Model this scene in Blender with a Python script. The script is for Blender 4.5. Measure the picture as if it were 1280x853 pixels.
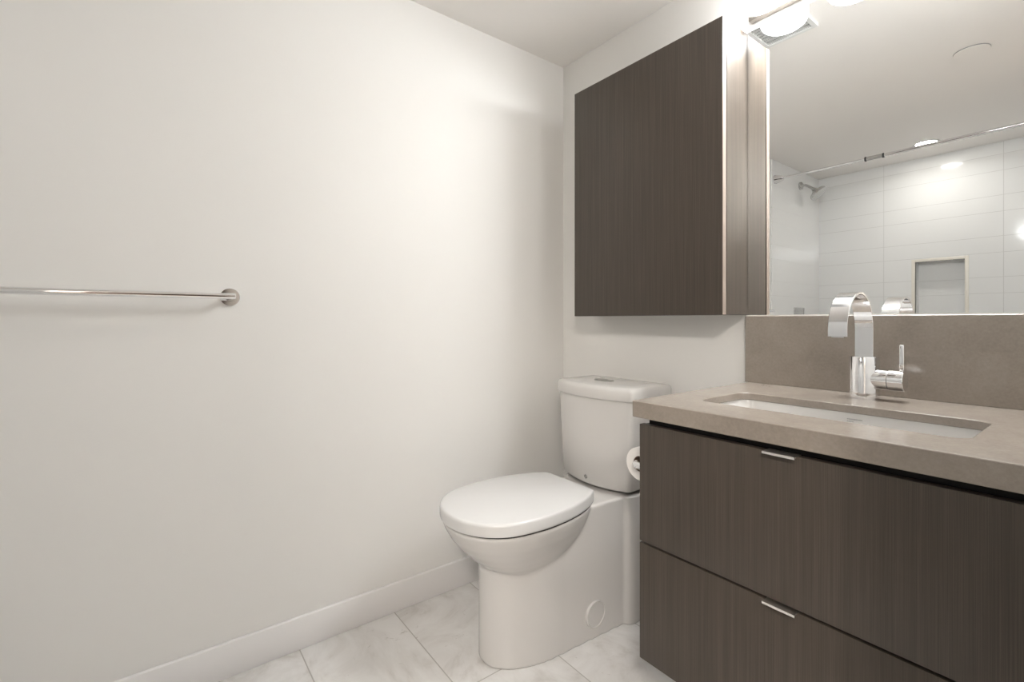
import bpy, bmesh, math
from mathutils import Vector, Matrix

for o in list(bpy.data.objects):
    bpy.data.objects.remove(o, do_unlink=True)
S = bpy.context.scene
COL = S.collection
PI = math.pi

# ------------------------------------------------------------------ camera
CAM = (1.5768, -1.4939, 1.02)
cd = bpy.data.cameras.new('camera')
cd.sensor_width = 36.0
cd.lens = 592.64 / 1280 * 36.0
cd.shift_y = -(426.5 - 400.81) / 1280
cd.clip_start = 0.01
cam = bpy.data.objects.new('camera', cd)
COL.objects.link(cam)
cam.location = CAM
cam.rotation_euler = (PI / 2, 0, math.radians(52.7235))
S.camera = cam

# ------------------------------------------------------------------ light and exposure
S.view_settings.view_transform = 'Standard'
S.view_settings.look = 'None'
S.view_settings.gamma = 1.0
S.view_settings.use_curve_mapping = False
S.view_settings.exposure = 0.86
VANITY_GLOW = 5.6        # opal shades over the mirror
VANITY_WATTS = 5.8     # unseen spot added under each shade, shining out and down
TUB_GLOW = 64.0           # recessed light over the bath
HALL_FILL = 84.0          # unseen lamp added in the hall, filling through the doorway
w = bpy.data.worlds.new('world')
S.world = w
w.use_nodes = True
w.node_tree.nodes['Background'].inputs[0].default_value = (0.9, 0.95, 1.0, 1)
w.node_tree.nodes['Background'].inputs[1].default_value = 0.3

# ------------------------------------------------------------------ sizes
HC = 2.1714               # ceiling
XR = 1.545                # right wall
YT = -2.8695              # tiled wall behind the bath
YTUB = -2.04              # front of the bath

# ------------------------------------------------------------------ materials
def mat(name, col, rough=0.5, metal=0.0, spec=0.5, coat=0.0):
    m = bpy.data.materials.new(name)
    m.use_nodes = True
    b = m.node_tree.nodes['Principled BSDF']
    b.inputs['Base Color'].default_value = (*col, 1)
    b.inputs['Roughness'].default_value = rough
    b.inputs['Metallic'].default_value = metal
    b.inputs['Specular IOR Level'].default_value = spec
    b.inputs['Coat Weight'].default_value = coat
    return m

def nodes(m):
    t = m.node_tree
    return t, t.nodes['Principled BSDF']

def nn(t, kind, **kw):
    n = t.nodes.new(kind)
    for k, v in kw.items():
        setattr(n, k, v)
    return n

def math_node(t, op, a, b=None):
    n = t.nodes.new('ShaderNodeMath')
    n.operation = op
    for i, x in enumerate((a, b)):
        if x is None:
            continue
        if isinstance(x, (int, float)):
            n.inputs[i].default_value = x
        else:
            t.links.new(x, n.inputs[i])
    return n.outputs[0]

def ramp(t, fac, stops):
    r = t.nodes.new('ShaderNodeValToRGB')
    e = r.color_ramp.elements
    while len(e) < len(stops):
        e.new(0.5)
    for i, (p, c) in enumerate(stops):
        e[i].position = p
        e[i].color = (*c, 1)
    t.links.new(fac, r.inputs[0])
    return r.outputs[0]

def noise(t, vec, scale, detail=4, rough=0.55, dist=0.0):
    n = t.nodes.new('ShaderNodeTexNoise')
    n.inputs['Scale'].default_value = scale
    n.inputs['Detail'].default_value = detail
    n.inputs['Roughness'].default_value = rough
    n.inputs['Distortion'].default_value = dist
    t.links.new(vec, n.inputs['Vector'])
    return n.outputs['Fac']

def mapping(t, vec, scale=(1, 1, 1)):
    n = t.nodes.new('ShaderNodeMapping')
    n.inputs['Scale'].default_value = scale
    t.links.new(vec, n.inputs['Vector'])
    return n.outputs[0]

def objcoord(t):
    return nn(t, 'ShaderNodeTexCoord').outputs['Object']

def bump(t, b, height, strength, dist=0.001):
    n = t.nodes.new('ShaderNodeBump')
    n.inputs['Strength'].default_value = strength
    n.inputs['Distance'].default_value = dist
    t.links.new(height, n.inputs['Height'])
    t.links.new(n.outputs[0], b.inputs['Normal'])

def mixc(t, fac, c1, c2):
    n = t.nodes.new('ShaderNodeMix')
    n.data_type = 'RGBA'
    if isinstance(fac, (int, float)):
        n.inputs[0].default_value = fac
    else:
        t.links.new(fac, n.inputs[0])
    for i, c in ((6, c1), (7, c2)):
        if isinstance(c, tuple):
            n.inputs[i].default_value = (*c, 1)
        else:
            t.links.new(c, n.inputs[i])
    return n.outputs[2]

def paint(name, col):
    m = mat(name, col, 0.55, spec=0.35)
    t, b = nodes(m)
    bump(t, b, noise(t, objcoord(t), 350, 2), 0.06, 0.0006)
    return m

M = {}
M['wall'] = paint('warm white wall paint', (0.82, 0.803, 0.775))
M['ceil'] = paint('white ceiling paint', (0.90, 0.87, 0.835))
M['trim'] = mat('white satin trim', (0.84, 0.82, 0.81), 0.35)
M['hall'] = paint('hall paint', (0.72, 0.70, 0.67))
M['hallfloor'] = mat('hall wood floor', (0.30, 0.22, 0.16), 0.4)
M['ceramic'] = mat('white vitreous china', (0.64, 0.62, 0.598), 0.08, coat=0.3)
M['seat'] = mat('white toilet seat plastic', (0.70, 0.69, 0.68), 0.16)
M['gap'] = mat('dark gap shade', (0.05, 0.045, 0.04), 0.7)
M['chrome'] = mat('polished chrome', (0.86, 0.86, 0.87), 0.06, 1.0)
M['satin'] = mat('brushed nickel', (0.42, 0.385, 0.35), 0.34, 1.0)
M['dull'] = mat('satin chrome', (0.60, 0.60, 0.59), 0.22, 1.0)
M['steel'] = mat('satin aluminium pull', (0.85, 0.82, 0.79), 0.35, 1.0)
M['black'] = mat('black joint and gap shade', (0.012, 0.010, 0.009), 0.7)
M['blackplastic'] = mat('black plastic collar', (0.03, 0.03, 0.03), 0.4)
M['mirror'] = mat('mirror silver', (0.905, 0.91, 0.905), 0.0, 1.0)
M['mirroredge'] = mat('mirror channel', (0.80, 0.78, 0.74), 0.3, 0.3)
M['paper'] = mat('toilet paper', (0.82, 0.79, 0.76), 0.95, spec=0.1)
M['card'] = mat('cardboard core', (0.20, 0.14, 0.10), 0.9)
M['ink_shade'] = mat('grey mark and gap shade', (0.32, 0.31, 0.30), 0.5)
M['vent'] = mat('vent plastic', (0.50, 0.50, 0.49), 0.5)
M['acrylic'] = mat('white bath acrylic', (0.82, 0.81, 0.79), 0.12)
M['plate'] = mat('white cover plate', (0.78, 0.78, 0.77), 0.5)
M['niche'] = mat('cream niche edging', (0.80, 0.76, 0.68), 0.3)

# dark laminate with a fine vertical grain
def laminate():
    m = mat('dark grey brown laminate', (0.07, 0.055, 0.045), 0.42, spec=0.4)
    t, b = nodes(m)
    oc = objcoord(t)
    f = noise(t, mapping(t, oc, (800, 800, 4.0)), 1.0, 3, 0.6)
    g = noise(t, mapping(t, oc, (110, 110, 0.9)), 1.0, 2, 0.5)
    k = math_node(t, 'ADD', math_node(t, 'MULTIPLY', f, 0.72), math_node(t, 'MULTIPLY', g, 0.28))
    c = ramp(t, k, [(0.28, (0.040, 0.031, 0.024)), (0.50, (0.064, 0.050, 0.039)), (0.72, (0.095, 0.076, 0.060))])
    t.links.new(c, b.inputs['Base Color'])
    bump(t, b, f, 0.15, 0.0004)
    return m
M['wood'] = laminate()
M['litedge'] = mat('laminate edge in lit tone', (0.30, 0.24, 0.20), 0.4)

# taupe quartz with a soft speckle
def quartz():
    m = mat('taupe quartz', (0.25, 0.2, 0.16), 0.24, spec=0.7)
    t, b = nodes(m)
    oc = objcoord(t)
    a = noise(t, oc, 9, 5, 0.6, 0.4)
    s = noise(t, oc, 160, 3, 0.7)
    k = math_node(t, 'ADD', math_node(t, 'MULTIPLY', a, 0.6), math_node(t, 'MULTIPLY', s, 0.4))
    c = ramp(t, k, [(0.32, (0.240, 0.202, 0.168)), (0.50, (0.284, 0.242, 0.204)), (0.68, (0.330, 0.285, 0.243))])
    t.links.new(c, b.inputs['Base Color'])
    return m
M['quartz'] = quartz()

def line_mask(t, coord, origin, period, half):
    d = math_node(t, 'MULTIPLY', math_node(t, 'SUBTRACT', coord, origin), 1.0 / period)
    fr = math_node(t, 'ABSOLUTE', math_node(t, 'SUBTRACT', d, math_node(t, 'ROUND', d)))
    return math_node(t, 'LESS_THAN', fr, half / period)

# pale marble-look floor tile, 610 x 310 mm, stack bond
def floor_tile():
    m = mat('pale marble floor tile', (0.7, 0.68, 0.65), 0.22)
    t, b = nodes(m)
    oc = objcoord(t)
    sx = nn(t, 'ShaderNodeSeparateXYZ')
    t.links.new(oc, sx.inputs[0])
    X, Y = sx.outputs[0], sx.outputs[1]
    g = math_node(t, 'MAXIMUM', line_mask(t, X, 0.455, 0.610, 0.0017), line_mask(t, Y, -0.508, 0.310, 0.0017))
    # every tile has its own cut of stone
    ix = math_node(t, 'FLOOR', math_node(t, 'DIVIDE', math_node(t, 'SUBTRACT', X, 0.455), 0.610))
    iy = math_node(t, 'FLOOR', math_node(t, 'DIVIDE', math_node(t, 'SUBTRACT', Y, -0.508), 0.310))
    cx = nn(t, 'ShaderNodeCombineXYZ')
    t.links.new(math_node(t, 'MULTIPLY', ix, 7.31), cx.inputs[0])
    t.links.new(math_node(t, 'MULTIPLY', iy, 3.17), cx.inputs[1])
    va = nn(t, 'ShaderNodeVectorMath', operation='ADD')
    t.links.new(oc, va.inputs[0]); t.links.new(cx.outputs[0], va.inputs[1])
    a = noise(t, va.outputs[0], 5, 7, 0.62, 1.3)
    v = noise(t, va.outputs[0], 11, 6, 0.7, 2.4)
    base = ramp(t, a, [(0.28, (0.56, 0.53, 0.50)), (0.46, (0.72, 0.70, 0.68)), (0.62, (0.79, 0.775, 0.76))])
    spots = ramp(t, v, [(0.28, (0.52, 0.48, 0.43)), (0.36, (1, 1, 1)), (1.0, (1, 1, 1))])
    mx = nn(t, 'ShaderNodeMix', data_type='RGBA', blend_type='MULTIPLY')
    mx.inputs[0].default_value = 0.8
    t.links.new(base, mx.inputs[6]); t.links.new(spots, mx.inputs[7])
    t.links.new(mixc(t, g, mx.outputs[2], (0.42, 0.40, 0.37)), b.inputs['Base Color'])
    t.links.new(math_node(t, 'ADD', math_node(t, 'MULTIPLY', g, 0.5), 0.24), b.inputs['Roughness'])
    bump(t, b, math_node(t, 'SUBTRACT', 1.0, g), 0.4, 0.001)
    return m
M['floor'] = floor_tile()

# glossy white wall tile, rows of 159 and 105 mm by turns
def wall_tile(name, axis, origin):
    m = mat(name, (0.83, 0.83, 0.82), 0.10)
    t, b = nodes(m)
    oc = objcoord(t)
    sx = nn(t, 'ShaderNodeSeparateXYZ')
    t.links.new(oc, sx.inputs[0])
    U, Z = sx.outputs[axis], sx.outputs[2]
    g = line_mask(t, U, origin, 0.6252, 0.0016)
    g = math_node(t, 'MAXIMUM', g, line_mask(t, Z, 1.829, 0.2635, 0.0014))
    g = math_node(t, 'MAXIMUM', g, line_mask(t, Z, 1.7245, 0.2635, 0.0014))
    t.links.new(mixc(t, g, (0.83, 0.83, 0.82), (0.64, 0.635, 0.62)), b.inputs['Base Color'])
    t.links.new(math_node(t, 'ADD', math_node(t, 'MULTIPLY', g, 0.5), 0.09), b.inputs['Roughness'])
    bump(t, b, math_node(t, 'SUBTRACT', 1.0, g), 0.5, 0.001)
    return m
M['tile_x'] = wall_tile('white wall tile along x', 0, 0.4415)
M['tile_y'] = wall_tile('white wall tile along y', 1, YT - 0.31)

def glow(name, col, strength):
    m = bpy.data.materials.new(name)
    m.use_nodes = True
    b = m.node_tree.nodes['Principled BSDF']
    b.inputs['Base Color'].default_value = (0.85, 0.85, 0.83, 1)
    b.inputs['Roughness'].default_value = 0.25
    b.inputs['Emission Color'].default_value = (*col, 1)
    b.inputs['Emission Strength'].default_value = strength
    return m
M['opal'] = glow('lit opal glass', (0.97, 0.985, 1.0), VANITY_GLOW)
M['lens'] = glow('lit downlight lens', (1.0, 0.97, 0.92), TUB_GLOW)
M['hall_fill'] = glow('added hall fill glow', (1.0, 0.945, 0.88), HALL_FILL)

# ------------------------------------------------------------------ mesh helpers
def box(bm, x0, x1, y0, y1, z0, z1, bev=0.0, seg=2):
    r = bmesh.ops.create_cube(bm, size=1.0)
    vs = r['verts']
    for v in vs:
        v.co = Vector(((x0 + x1) / 2 + v.co.x * (x1 - x0), (y0 + y1) / 2 + v.co.y * (y1 - y0), (z0 + z1) / 2 + v.co.z * (z1 - z0)))
    if bev > 0:
        es = list({e for v in vs for e in v.link_edges})
        bmesh.ops.bevel(bm, geom=es, offset=bev, segments=seg, profile=0.5, affect='EDGES')
    return bm

def lathe(bm, origin, axis, prof, seg=40):
    """prof: list of (distance along axis, radius); closed at both ends."""
    a = Vector(axis).normalized()
    u = a.orthogonal().normalized()
    v = a.cross(u)
    o = Vector(origin)
    rings = []
    for d, r in prof:
        if r < 1e-6:
            rings.append([bm.verts.new(o + a * d)])
        else:
            rings.append([bm.verts.new(o + a * d + (u * math.cos(2 * PI * i / seg) + v * math.sin(2 * PI * i / seg)) * r) for i in range(seg)])
    for A, B in zip(rings, rings[1:]):
        if len(A) == 1 and len(B) == 1:
            continue
        for i in range(seg):
            j = (i + 1) % seg
            if len(A) == 1:
                bm.faces.new((A[0], B[i], B[j]))
            elif len(B) == 1:
                bm.faces.new((A[i], B[0], A[j]))
            else:
                bm.faces.new((A[i], B[i], B[j], A[j]))
    for R_ in (rings[0], rings[-1]):
        if len(R_) > 1:
            bm.faces.new(R_)
    return bm

def rod(bm, p0, p1, r, bev=0.001, seg=24):
    p0, p1 = Vector(p0), Vector(p1)
    L = (p1 - p0).length
    b = min(bev, r * 0.5)
    return lathe(bm, p0, p1 - p0, [(0, r - b), (b, r), (L - b, r), (L, r - b)], seg)

def loft(bm, rings):
    R_ = [[bm.verts.new(Vector(p)) for p in r] for r in rings]
    n = len(R_[0])
    for A, B in zip(R_, R_[1:]):
        for i in range(n):
            j = (i + 1) % n
            bm.faces.new((A[i], A[j], B[j], B[i]))
    bm.faces.new(list(reversed(R_[0])))
    bm.faces.new(R_[-1])
    return bm

def tube(bm, pts, r, seg=16):
    pts = [Vector(p) for p in pts]
    rings = []
    n0 = None
    for i, p in enumerate(pts):
        a = (pts[min(i + 1, len(pts) - 1)] - pts[max(i - 1, 0)]).normalized()
        if n0 is None:
            n0 = a.orthogonal().normalized()
        n0 = (n0 - a * n0.dot(a)).normalized()
        b = a.cross(n0)
        rings.append([p + (n0 * math.cos(2 * PI * k / seg) + b * math.sin(2 * PI * k / seg)) * r for k in range(seg)])
    return loft(bm, rings)

def smooth_closed(pts, per=8):
    """closed Catmull-Rom through 2-D points"""
    out = []
    n = len(pts)
    for i in range(n):
        p0, p1, p2, p3 = (Vector(pts[(i + k - 1) % n]) for k in range(4))
        for s in range(per):
            t = s / per
            out.append(0.5 * ((2 * p1) + (-p0 + p2) * t + (2 * p0 - 5 * p1 + 4 * p2 - p3) * t * t + (-p0 + 3 * p1 - 3 * p2 + p3) * t ** 3))
    return out

def rrect(x0, x1, y0, y1, r, seg=8):
    out = []
    for cx, cy, a0 in ((x1 - r, y1 - r, 0), (x0 + r, y1 - r, 90), (x0 + r, y0 + r, 180), (x1 - r, y0 + r, 270)):
        for k in range(seg + 1):
            a = math.radians(a0 + 90 * k / seg)
            out.append((cx + r * math.cos(a), cy + r * math.sin(a)))
    return out

def prism(bm, outline, z0, z1):
    return loft(bm, [[(p[0], p[1], z0) for p in outline], [(p[0], p[1], z1) for p in outline]])

def obj(name, bm, m, parent=None, smooth=True, angle=35):
    bmesh.ops.recalc_face_normals(bm, faces=bm.faces[:])
    if parent is not None:
        bmesh.ops.translate(bm, verts=bm.verts[:], vec=-world_loc(parent))
    me = bpy.data.meshes.new(name)
    bm.to_mesh(me)
    bm.free()
    me.materials.append(m if not isinstance(m, str) else M[m])
    if smooth:
        me.shade_smooth()
        me.set_sharp_from_angle(angle=math.radians(angle))
    o = bpy.data.objects.new(name, me)
    COL.objects.link(o)
    if parent is not None:
        o.parent = parent
    return o

def world_loc(o):
    v = Vector(o.location)
    while o.parent:
        o = o.parent
        v += Vector(o.location)
    return v

def thing(name, label, cat, loc, group=None):
    o = bpy.data.objects.new(name, None)
    o.empty_display_size = 0.05
    COL.objects.link(o)
    o.location = loc
    tag(o, label, cat, group)
    return o

def tag(o, label, cat, group=None):
    o['label'] = label
    o['category'] = cat
    if group:
        o['group'] = group
    return o

def struct(name, bm, m, label=None, cat=None):
    o = obj(name, bm, m)
    o['kind'] = 'structure'
    if label:
        o['label'] = label
        o['category'] = cat
    return o

def B():
    return bmesh.new()

# ------------------------------------------------------------------ the room
T = 0.12
HX = 2.85                                    # far side of the hall
struct('floor', box(B(), -T, XR + T, YT - 0.15, T, -0.10, 0), 'floor', 'pale marble-look tile floor', 'floor')
struct('ceiling', box(B(), -T, HX + T, -4.3, T, HC, HC + 0.1), 'ceil', 'plain white ceiling', 'ceiling')
struct('wall_left', box(B(), -T, 0, YT - 0.15, T, 0, HC), 'wall', 'warm white painted wall with the towel bar', 'wall')
struct('wall_back', box(B(), 0, HX + T, 0, T, 0, HC), 'wall', 'warm white painted wall behind toilet and mirror', 'wall')
# right wall with the doorway the photograph is taken from
bm = B()
box(bm, XR, XR + T, -0.98, 0, 0, HC)
box(bm, XR, XR + T, YT - 0.15, -1.88, 0, HC)
box(bm, XR, XR + T, -1.88, -0.98, 2.05, HC)
struct('wall_right', bm, 'wall', 'white painted wall with an open doorway', 'wall')
# tiled wall behind the bath, with the niche
NX0, NX1, NZ0, NZ1, ND = 0.6245, 0.8844, 0.95, 1.436, 0.09
bm = B()
box(bm, 0, NX0, YT - 0.15, YT, 0, HC)
box(bm, NX1, XR, YT - 0.15, YT, 0, HC)
box(bm, NX0, NX1, YT - 0.15, YT, NZ1, HC)
box(bm, NX0, NX1, YT - 0.15, YT, 0, NZ0)
box(bm, NX0, NX1, YT - 0.15, YT - ND, NZ0, NZ1)
struct('wall_front', bm, 'tile_x', 'glossy white tiled wall behind the bath', 'wall')
# tile facing at the two ends of the bath
struct('trim_1', box(B(), 0, 0.010, YT, YTUB, 0.0, HC), 'tile_y', 'glossy white tile at the shower head end', 'wall tile')
struct('trim_2', box(B(), XR - 0.010, XR, YT, YTUB, 0.0, HC), 'tile_y', 'glossy white tile at the other end of the bath', 'wall tile')
# cream edging round the niche
bm = B()
e = 0.020
box(bm, NX0 - e, NX0, YT - 0.02, YT + 0.004, NZ0 - e, NZ1 + e, 0.001)
box(bm, NX1, NX1 + e, YT - 0.02, YT + 0.004, NZ0 - e, NZ1 + e, 0.001)
box(bm, NX0, NX1, YT - 0.02, YT + 0.004, NZ1, NZ1 + e, 0.001)
box(bm, NX0, NX1, YT - 0.02, YT + 0.004, NZ0 - e, NZ0, 0.001)
struct('trim_3', bm, 'niche', 'cream edging round the shower niche', 'trim')
# baseboards
struct('baseboard_left', box(B(), 0, 0.012, YTUB, 0, 0, 0.100, 0.002), 'trim', 'white baseboard along the towel bar wall', 'baseboard')
struct('baseboard_back', box(B(), 0.012, XR, -0.012, 0, 0, 0.100, 0.002), 'trim', 'white baseboard behind the toilet', 'baseboard')
# hall beyond the doorway
bm = B()
box(bm, HX, HX + T, -4.2, 0, 0, HC)
box(bm, XR + T, HX, -4.3, -4.2, 0, HC)
box(bm, XR, XR + T, -4.3, YT - 0.15, 0, HC)
struct('wall_hall', bm, 'hall', 'plain hall wall beyond the doorway', 'wall')
struct('floor_hall', box(B(), XR + T, HX, -4.2, 0, -0.1, 0), 'hallfloor', 'brown wood hall floor', 'floor')
# dark door across the hall, mirrored in the chrome
bm = B()
box(bm, HX - 0.040, HX, -1.86, -1.02, 0.004, 2.03, 0.002)
M['door'] = mat('dark brown door', (0.055, 0.035, 0.025), 0.4)
dd = struct('door_1', bm, 'door', 'dark brown flat door across the hall', 'door')
obj('door_handle', tube(B(), [(HX - 0.038, -1.10, 1.0), (HX - 0.085, -1.10, 1.0), (HX - 0.092, -1.115, 1.0), (HX - 0.092, -1.22, 1.0)], 0.009), 'chrome', dd)
t = thing('hall_fill_lamp', 'added round fill lamp in the hall beyond the doorway', 'ceiling lamp', (2.40, -2.35, HC))  # lamp added out of view to fill the front-facing surfaces
obj('base', lathe(B(), (2.40, -2.35, HC), (0, 0, -1), [(0, 0.20), (0.02, 0.20), (0.02, 0.18)]), 'plate', t)
obj('diffuser', lathe(B(), (2.40, -2.35, HC - 0.018), (0, 0, -1), [(0, 0.185), (0.03, 0.18), (0.05, 0.15), (0.06, 0.08), (0.062, 0)]), 'hall_fill', t)

# ------------------------------------------------------------------ wall cabinet
CX0, CX1, CY, CZ0, CZ1 = 0.2270, 0.8404, -0.154, 1.0366, 1.9196
t = thing('wall_cabinet', 'shallow dark brown laminate wall cabinet hung above the toilet', 'cabinet', (0.534, 0, CZ0))
obj('body', box(B(), CX0 + 0.001, CX1, -0.1290, 0, CZ0 + 0.001, CZ1 - 0.001, 0.0008, 1), 'wood', t)
d = obj('door', box(B(), CX0, CX1, CY, -0.1345, CZ0, CZ1, 0.0012, 2), 'wood', t)
ed = obj('edge_band', box(B(), CX1 - 0.0004, CX1 + 0.0007, CY + 0.0015, -0.1345, CZ0 + 0.001, CZ1 - 0.001), 'litedge', d)  # edge colour lightened to stand in for lamp light on it
ed['label'] = 'door edge strip in a painted lit tone'
obj('gap_shade_strip', box(B(), CX0 + 0.02, CX1 - 0.004, -0.136, -0.130, CZ0 + 0.02, CZ1 - 0.02), 'black', t)  # black strip painting the shade in the gap behind the door

# ------------------------------------------------------------------ vanity
DX0, DX1, DY = 0.8636, 1.5004, -0.5701
t = thing('vanity_cabinet', 'floating dark brown laminate vanity cabinet under the counter', 'cabinet', (1.182, 0, 0.2195))
bm = B()
zt = 0.7895
box(bm, DX0 + 0.012, DX0 + 0.030, DY + 0.045, 0, 0.2225, zt)          # sides, bottom, back, and the front rail
box(bm, DX1 - 0.030, DX1 - 0.012, DY + 0.045, 0, 0.2225, zt)
box(bm, DX0 + 0.030, DX1 - 0.030, DY + 0.020, 0, 0.2225, 0.2405)
box(bm, DX0 + 0.030, DX1 - 0.030, -0.014, -0.002, 0.2405, zt)
box(bm, DX0, DX0 + 0.012, DY + 0.022, 0, 0.2205, 0.772)               # outer end panels
box(bm, DX1 - 0.012, DX1, DY + 0.022, 0, 0.2205, 0.772)
obj('body', bm, 'wood', t)
obj('shadow_rail', box(B(), DX0 + 0.006, XR - 0.002, DY + 0.030, DY + 0.040, 0.742, zt), 'black', t)  # near-black strip standing in for shade in the gap under the counter
obj('filler_strip', box(B(), DX1 + 0.002, XR - 0.001, DY, DY + 0.022, 0.2195, 0.7745, 0.001), 'wood', t)
for (z0, z1) in ((0.4985, 0.7745), (0.2195, 0.4935)):
    dr = obj('drawer', box(B(), DX0, DX1, DY, DY + 0.0185, z0, z1, 0.0012, 2), 'wood', t)
    bm = B()
    hx0, hx1 = 1.1535, 1.2105
    box(bm, hx0, hx1, DY - 0.0135, DY + 0.016, z1 + 0.0002, z1 + 0.0016, 0.0004, 1)
    box(bm, hx0, hx1, DY - 0.0150, DY - 0.0125, z1 - 0.0030, z1 + 0.0016, 0.0004, 1)
    h = obj('handle', bm, 'steel', dr)
    h['label'] = 'small metal edge pull'

# counter with the sink cut-out
KX0, KX1, KY, KZ0, KZ1 = 0.8484, XR - 0.0005, -0.5792, 0.7903, 0.8290
SX0, SX1, SY0, SY1 = 0.943, 1.416, -0.452, -0.237
def ring_slab(bm, loops):
    """closed ring swept through outlines that have the same number of points"""
    n = len(loops[0][0])
    vs = [[bm.verts.new((p[0], p[1], z)) for p in ol] for ol, z in loops]
    for k in range(len(vs)):
        A, C = vs[k], vs[(k + 1) % len(vs)]
        for i in range(n):
            j = (i + 1) % n
            bm.faces.new((A[i], A[j], C[j], C[i]))
    return bm
KZI = KZ1 - 0.0185                            # the slab itself is thin, its front edge is built up
cut = rrect(SX0, SX1, SY0, SY1, 0.030)
edge = rrect(KX0, KX1, KY, -0.0005, 0.004)
under = rrect(KX0 + 0.030, KX1 - 0.030, KY + 0.030, -0.030, 0.004)
bm = ring_slab(B(), [(edge, KZ0), (edge, KZ1), (cut, KZ1), (cut, KZI), (under, KZI), (under, KZ0)])
o = obj('countertop', bm, 'quartz')
bv = o.modifiers.new('edge', 'BEVEL'); bv.width = 0.002; bv.segments = 2; bv.limit_method = 'ANGLE'; bv.angle_limit = math.radians(60)
tag(o, 'taupe quartz countertop with rectangular sink opening on the vanity', 'countertop')
# undermount basin
t = thing('undermount_sink', 'white rectangular undermount basin below the counter opening', 'sink', (1.18, -0.345, KZ0 - 0.14))
def bas(inset, r, z):
    return [(p[0], p[1], z) for p in rrect(SX0 - 0.004 + inset, SX1 + 0.004 - inset, SY0 - 0.004 + inset, SY1 + 0.004 - inset, r)]
zt = KZI - 0.0006
bm = loft(B(), [bas(0.085, 0.03, zt - 0.124), bas(0.010, 0.05, zt - 0.115), bas(-0.010, 0.05, zt - 0.03), bas(-0.020, 0.05, zt - 0.012), bas(-0.020, 0.05, zt), bas(0, 0.034, zt), bas(0.004, 0.036, zt - 0.02),
                bas(0.012, 0.040, zt - 0.085), bas(0.024, 0.045, zt - 0.104), bas(0.050, 0.045, zt - 0.112), bas(0.09, 0.015, zt - 0.115)])
# outer shell closes under the bowl
obj('basin', bm, 'ceramic', t, angle=60)
bm = lathe(B(), (1.18, -0.345, zt - 0.1165), (0, 0, 1), [(0, 0.021), (0.004, 0.021), (0.005, 0.018), (0.0055, 0)])
obj('drain', bm, 'chrome', t)
bm = B()
for k, (za, zb, L) in enumerate(((0, 0.0022, 0.030), (-0.0048, -0.0028, 0.016))):
    n = int(L / 0.0033)
    for q in range(n):
        box(bm, 1.181 + q * 0.0033, 1.181 + q * 0.0033 + 0.0024, -0.2372, -0.2350, zt - 0.0140 + za, zt - 0.0140 + zb)
mk = obj('maker_mark', bm, 'ink_shade', t)
mk['label'] = 'small grey printed mark inside the basin'
# backsplash
o = obj('backsplash', box(B(), 0.8401, XR - 0.0005, -0.020, -0.0005, KZ1, 1.0337, 0.0012, 1), 'quartz')
tag(o, 'taupe quartz backsplash panel between counter and mirror', 'backsplash')

# mirror
t = thing('wall_mirror', 'large frameless mirror above the backsplash reflecting the shower', 'mirror', (1.19, 0, 1.0345))
obj('glass', box(B(), CX1 + 0.001, XR - 0.001, -0.006, -0.0005, 1.0360, 1.9215), 'mirror', t)
obj('bottom_channel', box(B(), CX1 + 0.001, XR - 0.001, -0.0085, -0.0003, 1.0338, 1.0372), 'mirroredge', t)

# ------------------------------------------------------------------ faucet
FX, FY = 1.1745, -0.102
t = thing('faucet', 'chrome arched ribbon-spout faucet with side lever behind the sink', 'faucet', (FX, FY, KZ1))
obj('body', lathe(B(), (FX, FY, KZ1), (0, 0, 1), [(0, 0.0310), (0.1015, 0.0310), (0.1030, 0.0300), (0.1030, 0.0)], 56), 'chrome', t)
# flat ribbon spout: riser, half-circle arch, short drop
rw, rt = 0.0190, 0.0030
path = [(FY, 0.925), (FY, 0.96), (FY, 0.985)]
R0, zc = 0.0850, 0.9985
for k in range(25):
    a = PI * k / 24
    path.append((FY - R0 + R0 * math.cos(a), zc + R0 * math.sin(a)))
path.append((FY - 2 * R0, 0.984))
rings = []
for i, (y, z) in enumerate(path):
    a = path[max(i - 1, 0)]; b = path[min(i + 1, len(path) - 1)]
    d = Vector((0, b[0] - a[0], b[1] - a[1])).normalized()
    n = Vector((0, -d.z, d.y))
    c = Vector((FX, y, z))
    e = 0.0008
    sec = [(-rw + e, -rt), (rw - e, -rt), (rw, -rt + e), (rw, rt - e), (rw - e, rt), (-rw + e, rt), (-rw, rt - e), (-rw, -rt + e)]
    rings.append([c + Vector((1, 0, 0)) * u + n * v for u, v in sec])
obj('spout', loft(B(), rings), 'chrome', t, angle=40)
obj('aerator', box(B(), FX - 0.012, FX + 0.012, FY - 2 * R0 - 0.0018, FY - 2 * R0 + 0.0018, 0.9815, 0.985), 'dull', t)
hz = 0.8795
obj('valve_stem', rod(B(), (FX + 0.015, FY, hz), (FX + 0.0490, FY, hz), 0.0243, 0.001, 48), 'chrome', t)
h = obj('lever_handle', rod(B(), (FX + 0.0500, FY, hz), (FX + 0.0800, FY, hz), 0.0252, 0.0012, 48), 'chrome', t)
obj('lever', box(B(), FX + 0.0705, FX + 0.0795, FY - 0.010, FY + 0.010, hz + 0.016, 0.9635, 0.0020, 3), 'chrome', h)

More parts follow.
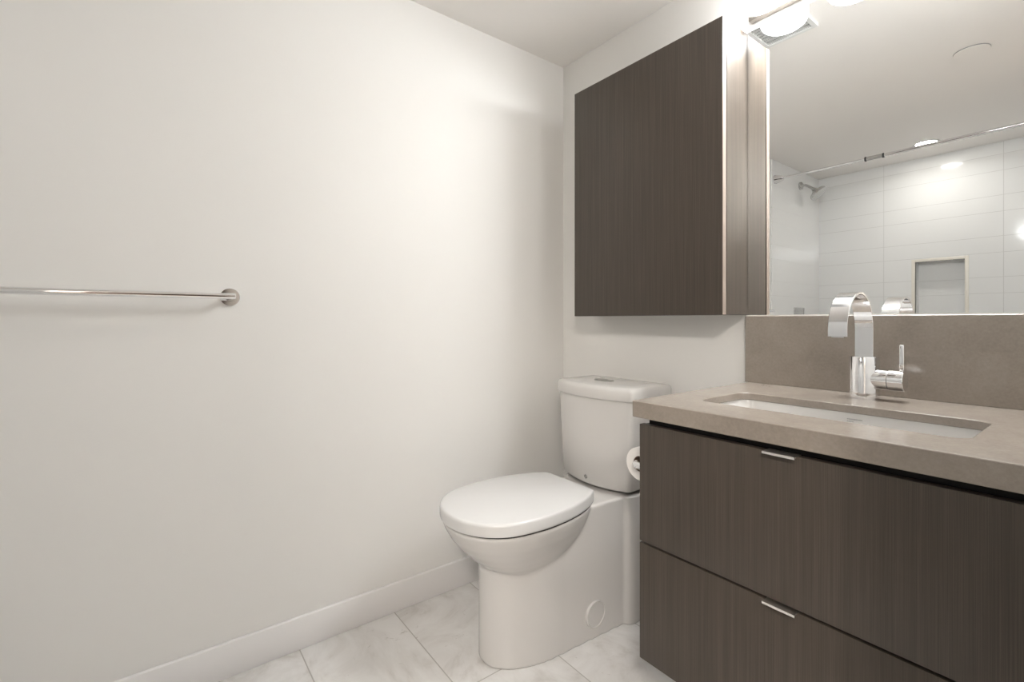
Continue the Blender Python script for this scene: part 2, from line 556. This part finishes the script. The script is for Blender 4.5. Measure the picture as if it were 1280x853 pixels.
# ------------------------------------------------------------------ vanity light
t = thing('vanity_light', 'brushed nickel light bar with lit opal shades above the mirror', 'wall light', (1.192, 0, 1.945))
obj('bar', box(B(), 0.852, 1.532, -0.024, 0, 1.9445, 2.005, 0.003, 2), 'satin', t)
for k in range(4):
    lx = 0.915 + 0.185 * k
    sh = obj('lamp_shade', lathe(B(), (lx, -0.087, 1.9365), (0, 0, 1), [(0, 0), (0, 0.045), (0.0025, 0.054), (0.008, 0.0610), (0.016, 0.0645), (0.024, 0.065), (0.115, 0.065), (0.118, 0.060), (0.118, 0)], 56), 'opal', t)
    obj('arm', rod(B(), (lx, -0.087, 2.066), (lx, -0.012, 1.998), 0.006), 'satin', t)
    ld = bpy.data.lights.new('added_spot', 'SPOT')  # spot added below the shade, aimed clear of the wall behind
    ld.energy = VANITY_WATTS
    ld.color = (0.95, 0.985, 1.0)
    ld.spot_size = math.radians(178)
    ld.spot_blend = 0.25
    ld.shadow_soft_size = 0.03
    lo = bpy.data.objects.new('added_spot', ld)
    COL.objects.link(lo)
    lo.parent = t
    lo.location = Vector((lx, -0.050, 1.922)) - world_loc(t)
    lo.rotation_euler = Vector((0, -0.80, -0.36)).to_track_quat('-Z', 'Y').to_euler()
    obj('cap', lathe(B(), (lx, -0.087, 2.0545), (0, 0, 1), [(0, 0.040), (0.012, 0.038), (0.018, 0.02), (0.018, 0)]), 'satin', t)

# ------------------------------------------------------------------ toilet
TX = 0.400
t = thing('toilet', 'white skirted two-piece toilet with closed lid in the corner', 'toilet', (TX, -0.4, 0))
def sym(half):
    """half outline from back centre to front centre (half-width, y) -> closed outline round TX"""
    r = [(TX + hw, y) for hw, y in half]
    l = [(TX - hw, y) for hw, y in reversed(half) if hw > 1e-4]
    return r + l
LID = sym([(0.0, -0.350), (0.06, -0.350), (0.106, -0.351), (0.121, -0.361), (0.151, -0.420), (0.173, -0.505), (0.1800, -0.590), (0.1760, -0.655), (0.163, -0.718), (0.134, -0.767), (0.094, -0.801), (0.048, -0.820), (0.0, -0.826)])
LID = [tuple(p) for p in smooth_closed(LID, 6)]
def scaled(ol, s, yc=-0.52, z=0.0):
    return [(TX + (p[0] - TX) * s, yc + (p[1] - yc) * s, z) for p in ol]
bm = B()
# bowl
prof = [(0.205, 0.32), (0.240, 0.44), (0.262, 0.53), (0.280, 0.605), (0.300, 0.685), (0.322, 0.760), (0.350, 0.842), (0.380, 0.912), (0.407, 0.958), (0.424, 0.977), (0.4285, 0.970)]
loft(bm, [scaled(LID, s, -0.5, z) for z, s in prof])
# skirted pedestal: sections along its length, the top edge falling away under the bowl
PED = [(-0.035 - 0.02 * k, 0.138) for k in range(10)] + [(y, 0.138 + (0.1205 - 0.138) * (y + 0.24) / (-0.24)) for y in [-0.24 - 0.02 * k for k in range(13)]]
PED += [(-0.482 - 0.226 * math.sin(math.radians(a)), 0.1203 * math.cos(math.radians(a)) ** 0.96) for a in list(range(4, 88, 4)) + [88.5]]
TOP = [(0.0, 0.4275), (-0.368, 0.4275), (-0.434, 0.375), (-0.519, 0.318), (-0.582, 0.290), (-0.642, 0.278), (-0.800, 0.268)]
def ped_top(y):
    for (ya, za), (yb, zb) in zip(TOP, TOP[1:]):
        if ya >= y >= yb:
            return za + (zb - za) * (ya - y) / (ya - yb)
loft(bm, [[(TX - h, y, 0), (TX + h, y, 0), (TX + h, y, ped_top(y)), (TX - h, y, ped_top(y))] for y, h in PED])
# rear column under the tank
prism(bm, rrect(TX - 0.1625, TX + 0.1625, -0.238, -0.030, 0.045, 12), 0.0, 0.4290)
o = obj('pedestal', bm, 'ceramic', t)
rm = o.modifiers.new('fuse', 'REMESH'); rm.mode = 'VOXEL'; rm.voxel_size = 0.004; rm.use_smooth_shade = True
sm = o.modifiers.new('soften', 'SMOOTH'); sm.factor = 0.5; sm.iterations = 8
# dark slab painting the shade gap at the seat, then the lid
obj('seat', loft(B(), [scaled(LID, 0.955, -0.5, 0.426), scaled(LID, 0.955, -0.5, 0.4365)]), 'gap', t)
lid = loft(B(), [scaled(LID, 0.985, -0.52, 0.4345), scaled(LID, 0.998, -0.52, 0.4365), scaled(LID, 1.0, -0.52, 0.442), scaled(LID, 1.0, -0.52, 0.463),
                 scaled(LID, 0.996, -0.52, 0.4680), scaled(LID, 0.985, -0.52, 0.4708), scaled(LID, 0.965, -0.52, 0.4720)])
obj('seat_lid', lid, 'seat', t, angle=50)
# tank: tapered, with a bowed front
def tank_ring(hw, yb, yc, yf, z, r=0.020, n=14):
    """hw half-width, yb back, yc front corners, yf bow; corner radius r"""
    rb = 0.012
    pts = []
    for k in range(5):
        a = PI / 2 * k / 4
        pts.append((TX + hw - rb + rb * math.sin(a), yb - rb + rb * math.cos(a)))
    pts.append((TX + hw, (yb + yc) / 2))
    for k in range(7):
        a = PI / 2 * k / 6
        pts.append((TX + hw - r + r * math.cos(a), yc + r - r * math.sin(a)))
    w2 = hw - r
    for k in range(1, n):
        u = 1 - 2 * k / n
        pts.append((TX + w2 * u, yc - (yc - yf) * (1 - u * u)))
    half = list(pts[:12])
    for p in reversed(half):
        pts.append((2 * TX - p[0], p[1]))
    return [(p[0], p[1], z) for p in pts]
rg = [tank_ring(0.135, -0.05, -0.210, -0.240, 0.4300), tank_ring(0.154, -0.04, -0.232, -0.264, 0.4440), tank_ring(0.1595, -0.036, -0.238, -0.270, 0.4500),
      tank_ring(0.170, -0.034, -0.239, -0.271, 0.60), tank_ring(0.1785, -0.034, -0.239, -0.271, 0.7495)]
obj('tank', loft(B(), rg), 'ceramic', t, angle=50)
def lr(d, z):
    return tank_ring(0.1880 - d, -0.027 - d, -0.247 + d, -0.280 + d, z, 0.024)
rg = [lr(0.006, 0.7480), lr(0.001, 0.7500), lr(0.0, 0.754), lr(0.0, 0.781), lr(0.002, 0.788), lr(0.007, 0.793), lr(0.016, 0.7955), lr(0.05, 0.7965)]
l = obj('tank_lid', loft(B(), rg), 'ceramic', t, angle=60)
BX, BY = TX - 0.022, -0.150
oval = [(BX + 0.041 * math.copysign(abs(math.cos(a)) ** 0.7, math.cos(a)), BY + 0.021 * math.copysign(abs(math.sin(a)) ** 0.7, math.sin(a))) for a in [2 * PI * k / 40 for k in range(40)]]
bm = loft(B(), [[(p[0], p[1], 0.7955) for p in oval], [(p[0], p[1], 0.7990) for p in oval], [(BX + (p[0] - BX) * 0.93, BY + (p[1] - BY) * 0.88, 0.8000) for p in oval]])
M['button'] = mat('flush button chrome', (0.42, 0.42, 0.41), 0.25, 1.0)
fb = obj('flush_button', bm, 'button', t)
fb['label'] = 'chrome two-part flush button'
obj('button_gap', box(B(), BX - 0.001, BX + 0.001, BY - 0.018, BY + 0.018, 0.7997, 0.8003), 'black', fb)
# screw cover on the side of the skirt
c = obj('screw_cover', lathe(B(), (TX + 0.1250, -0.362, 0.080), (1, 0, 0), [(0, 0.042), (0.0095, 0.042), (0.0105, 0.0410), (0.0105, 0.0395), (0.0085, 0.0380), (0.0085, 0.0)], 48), 'ceramic', t)
# little oval mark low on the tank front
em = obj('emblem', lathe(B(), (TX, -0.2690, 0.4680), (0, -1, 0), [(0, 0.0080), (0.0022, 0.0080), (0.0030, 0.0072), (0.0022, 0.0062), (0.0022, 0.0)], 28), 'dull', t)
em['label'] = 'tiny round metal mark'
obj('emblem_stroke', box(B(), TX - 0.0030, TX + 0.0030, -0.2718, -0.2710, 0.4669, 0.4691, 0.0002, 1), 'ink_shade', em)

# ------------------------------------------------------------------ toilet paper on the side of the vanity
PX, PZ = 0.819, 0.657
t = thing('toilet_roll', 'white toilet paper roll on a holder beside the vanity', 'toilet paper', (PX, -0.46, PZ))
def annulus(bm, y0, y1, ro, ri, seg=48):
    outer = [(PX + ro * math.cos(2 * PI * k / seg), PZ + ro * math.sin(2 * PI * k / seg)) for k in range(seg)]
    inner = [(PX + ri * math.cos(2 * PI * k / seg), PZ + ri * math.sin(2 * PI * k / seg)) for k in range(seg)]
    L = [[bm.verts.new((p[0], y, p[1])) for p in ol] for ol, y in ((outer, y0), (outer, y1), (inner, y1), (inner, y0))]
    for k in range(4):
        A, C = L[k], L[(k + 1) % 4]
        for i in range(seg):
            j = (i + 1) % seg
            bm.faces.new((A[i], A[j], C[j], C[i]))
    return bm
obj('paper', annulus(B(), -0.512, -0.412, 0.0415, 0.0200), 'paper', t)
obj('core', annulus(B(), -0.511, -0.413, 0.0197, 0.0182), 'card', t)
t = thing('toilet_roll_holder', 'chrome arm holding the toilet roll beside the vanity', 'toilet roll holder', (DX0, -0.535, PZ))
obj('wall_plate', lathe(B(), (DX0, -0.535, PZ + 0.004), (-1, 0, 0), [(0, 0.022), (0.006, 0.022), (0.008, 0.019), (0.008, 0)]), 'chrome', t)
obj('arm', tube(B(), [(DX0 - 0.004, -0.535, PZ + 0.004), (0.84, -0.535, PZ + 0.004), (0.826, -0.535, PZ + 0.004), (0.8225, -0.532, PZ + 0.004), (0.819, -0.524, PZ + 0.004), (0.819, -0.51, PZ + 0.004), (0.819, -0.405, PZ + 0.004)], 0.0085), 'chrome', t)

# ------------------------------------------------------------------ towel bar
t = thing('towel_bar', 'long chrome towel bar on the left wall', 'towel bar', (0, -1.62, 1.087))
TY0, TZ = -1.3143, 1.0870
obj('bar', rod(B(), (0.062, TY0 + 0.0082, TZ), (0.062, TY0 - 0.634, TZ), 0.0085, 0.002, 32), 'chrome', t)
for y in (TY0, TY0 - 0.622):
    f_ = obj('flange', lathe(B(), (0, y, TZ), (1, 0, 0), [(0, 0.0250), (0.0075, 0.0250), (0.0085, 0.0243), (0.0085, 0.0)], 48), 'chrome', t)
    obj('post', rod(B(), (0.008, y, TZ), (0.062, y, TZ), 0.0080, 0.001, 24), 'chrome', f_)

# ------------------------------------------------------------------ bath and shower at the far end (seen in the mirror)
t = thing('bathtub', 'white bath with a plain front panel below the tiled wall', 'bathtub', (0.77, -2.45, 0))
bx0, bx1, by0, by1 = 0.011, XR - 0.011, YT + 0.001, YTUB - 0.03
def bo(i, r, z): return [(p[0], p[1], z) for p in rrect(bx0 + i, bx1 - i, by0 + i, by1 - i, r)]
obj('tub_shell', loft(B(), [bo(0, 0.012, 0), bo(0, 0.012, 0.515), bo(0.004, 0.012, 0.52), bo(0.07, 0.10, 0.52), bo(0.085, 0.11, 0.505), bo(0.12, 0.13, 0.16), bo(0.17, 0.13, 0.125), bo(0.26, 0.10, 0.12)]), 'acrylic', t, angle=50)
RY, RZ = -2.087, 2.0325
t = thing('shower_curtain_rod', 'thin chrome shower curtain rod over the front of the bath', 'curtain rod', (0.77, RY, RZ))
obj('rod', rod(B(), (0.03, RY, RZ), (0.56, RY, RZ), 0.0080), 'chrome', t)
obj('outer_rod', rod(B(), (0.64, RY, RZ), (XR - 0.03, RY, RZ), 0.0105), 'chrome', t)
j = obj('joint', rod(B(), (0.552, RY, RZ), (0.644, RY, RZ), 0.0125), 'dull', t)
for x in (0.549, 0.640):
    obj('collar', rod(B(), (x, RY, RZ), (x + 0.009, RY, RZ), 0.0150), 'blackplastic', j)
for x, s in ((0.010, 1), (XR - 0.010, -1)):
    obj('flange', lathe(B(), (x, RY, RZ), (s, 0, 0), [(0, 0.0325), (0.004, 0.0325), (0.008, 0.031), (0.052, 0.019), (0.056, 0.017), (0.056, 0.0)]), 'chrome', t)
SY, SZ = -2.5065, 2.058
t = thing('showerhead', 'chrome shower head on a short bent arm high on tile', 'shower head', (0.010, SY, SZ))
obj('flange', lathe(B(), (0.010, SY, SZ), (1, 0, 0), [(0, 0.030), (0.012, 0.029), (0.016, 0.024), (0.016, 0)]), 'dull', t)
obj('arm', tube(B(), [(0.012, SY, SZ), (0.035, SY, SZ), (0.052, SY, SZ - 0.004), (0.068, SY, SZ - 0.014), (0.108, SY, SZ - 0.045)], 0.0095), 'dull', t)
ax = Vector((0.66, 0, -0.75)).normalized()
obj('head', lathe(B(), (0.100, SY, SZ - 0.040), ax, [(0, 0.013), (0.014, 0.018), (0.026, 0.026), (0.044, 0.057), (0.050, 0.061), (0.062, 0.061), (0.066, 0.057), (0.064, 0.050), (0.064, 0)], 48), 'dull', t)
t = thing('shower_valve', 'square chrome shower valve plate on tile below shower head', 'shower valve', (0.010, -2.48, 1.03))
obj('plate', box(B(), 0.0101, 0.016, -2.57, -2.39, 0.93, 1.118, 0.002, 2), 'dull', t)
obj('knob', lathe(B(), (0.016, -2.48, 1.02), (1, 0, 0), [(0, 0.028), (0.035, 0.026), (0.038, 0.022), (0.038, 0)]), 'dull', t)

# ceiling fittings (seen in the mirror)
t = thing('recessed_light', 'round lit recessed ceiling light above the bath', 'ceiling light', (0.757, -2.521, HC))
obj('trim_ring', lathe(B(), (0.757, -2.521, HC - 0.0002), (0, 0, -1), [(0, 0.068), (0.003, 0.067), (0.005, 0.060), (0.004, 0.054), (0.0, 0.054)]), 'plate', t)
obj('lens', lathe(B(), (0.757, -2.521, HC - 0.0004), (0, 0, -1), [(0, 0.0535), (0.0035, 0.0530), (0.0045, 0.045), (0.0048, 0)]), 'lens', t)
t = thing('sprinkler_cover', 'flat round white cover plate on the ceiling', 'sprinkler cover', (1.155, -1.306, HC))
obj('disc', lathe(B(), (1.155, -1.306, HC - 0.0042), (0, 0, -1), [(0, 0.0580), (0.0010, 0.0585), (0.0018, 0.0575), (0.0018, 0)], 48), 'ceil', t)
obj('shadow_gap', lathe(B(), (1.155, -1.306, HC - 0.0002), (0, 0, -1), [(0, 0.0590), (0.0038, 0.0590), (0.0038, 0)], 48), 'ink_shade', t)  # grey disc painting the shade line round the cover
t = thing('ceiling_vent', 'square white slatted exhaust vent on the ceiling', 'vent', (0.735, -0.45, HC))
vx0, vx1, vy0, vy1 = 0.640, 0.835, -0.572, -0.345
bm = B()
for a in ((vx0, vx1, vy0, vy0 + 0.016), (vx0, vx1, vy1 - 0.016, vy1), (vx0, vx0 + 0.016, vy0 + 0.016, vy1 - 0.016), (vx1 - 0.016, vx1, vy0 + 0.016, vy1 - 0.016)):
    box(bm, *a, HC - 0.012, HC - 0.0002)
obj('frame', bm, 'plate', t)
bm = B()
for k in range(9):
    y = vy0 + 0.021 + k * 0.0212
    box(bm, vx0 + 0.016, vx1 - 0.016, y, y + 0.0125, HC - 0.010, HC - 0.004)
obj('louvre', bm, 'vent', t)
obj('backing', box(B(), vx0 + 0.016, vx1 - 0.016, vy0 + 0.016, vy1 - 0.016, HC - 0.0030, HC - 0.0002), 'ink_shade', t)  # grey sheet standing in for the shade between the slats
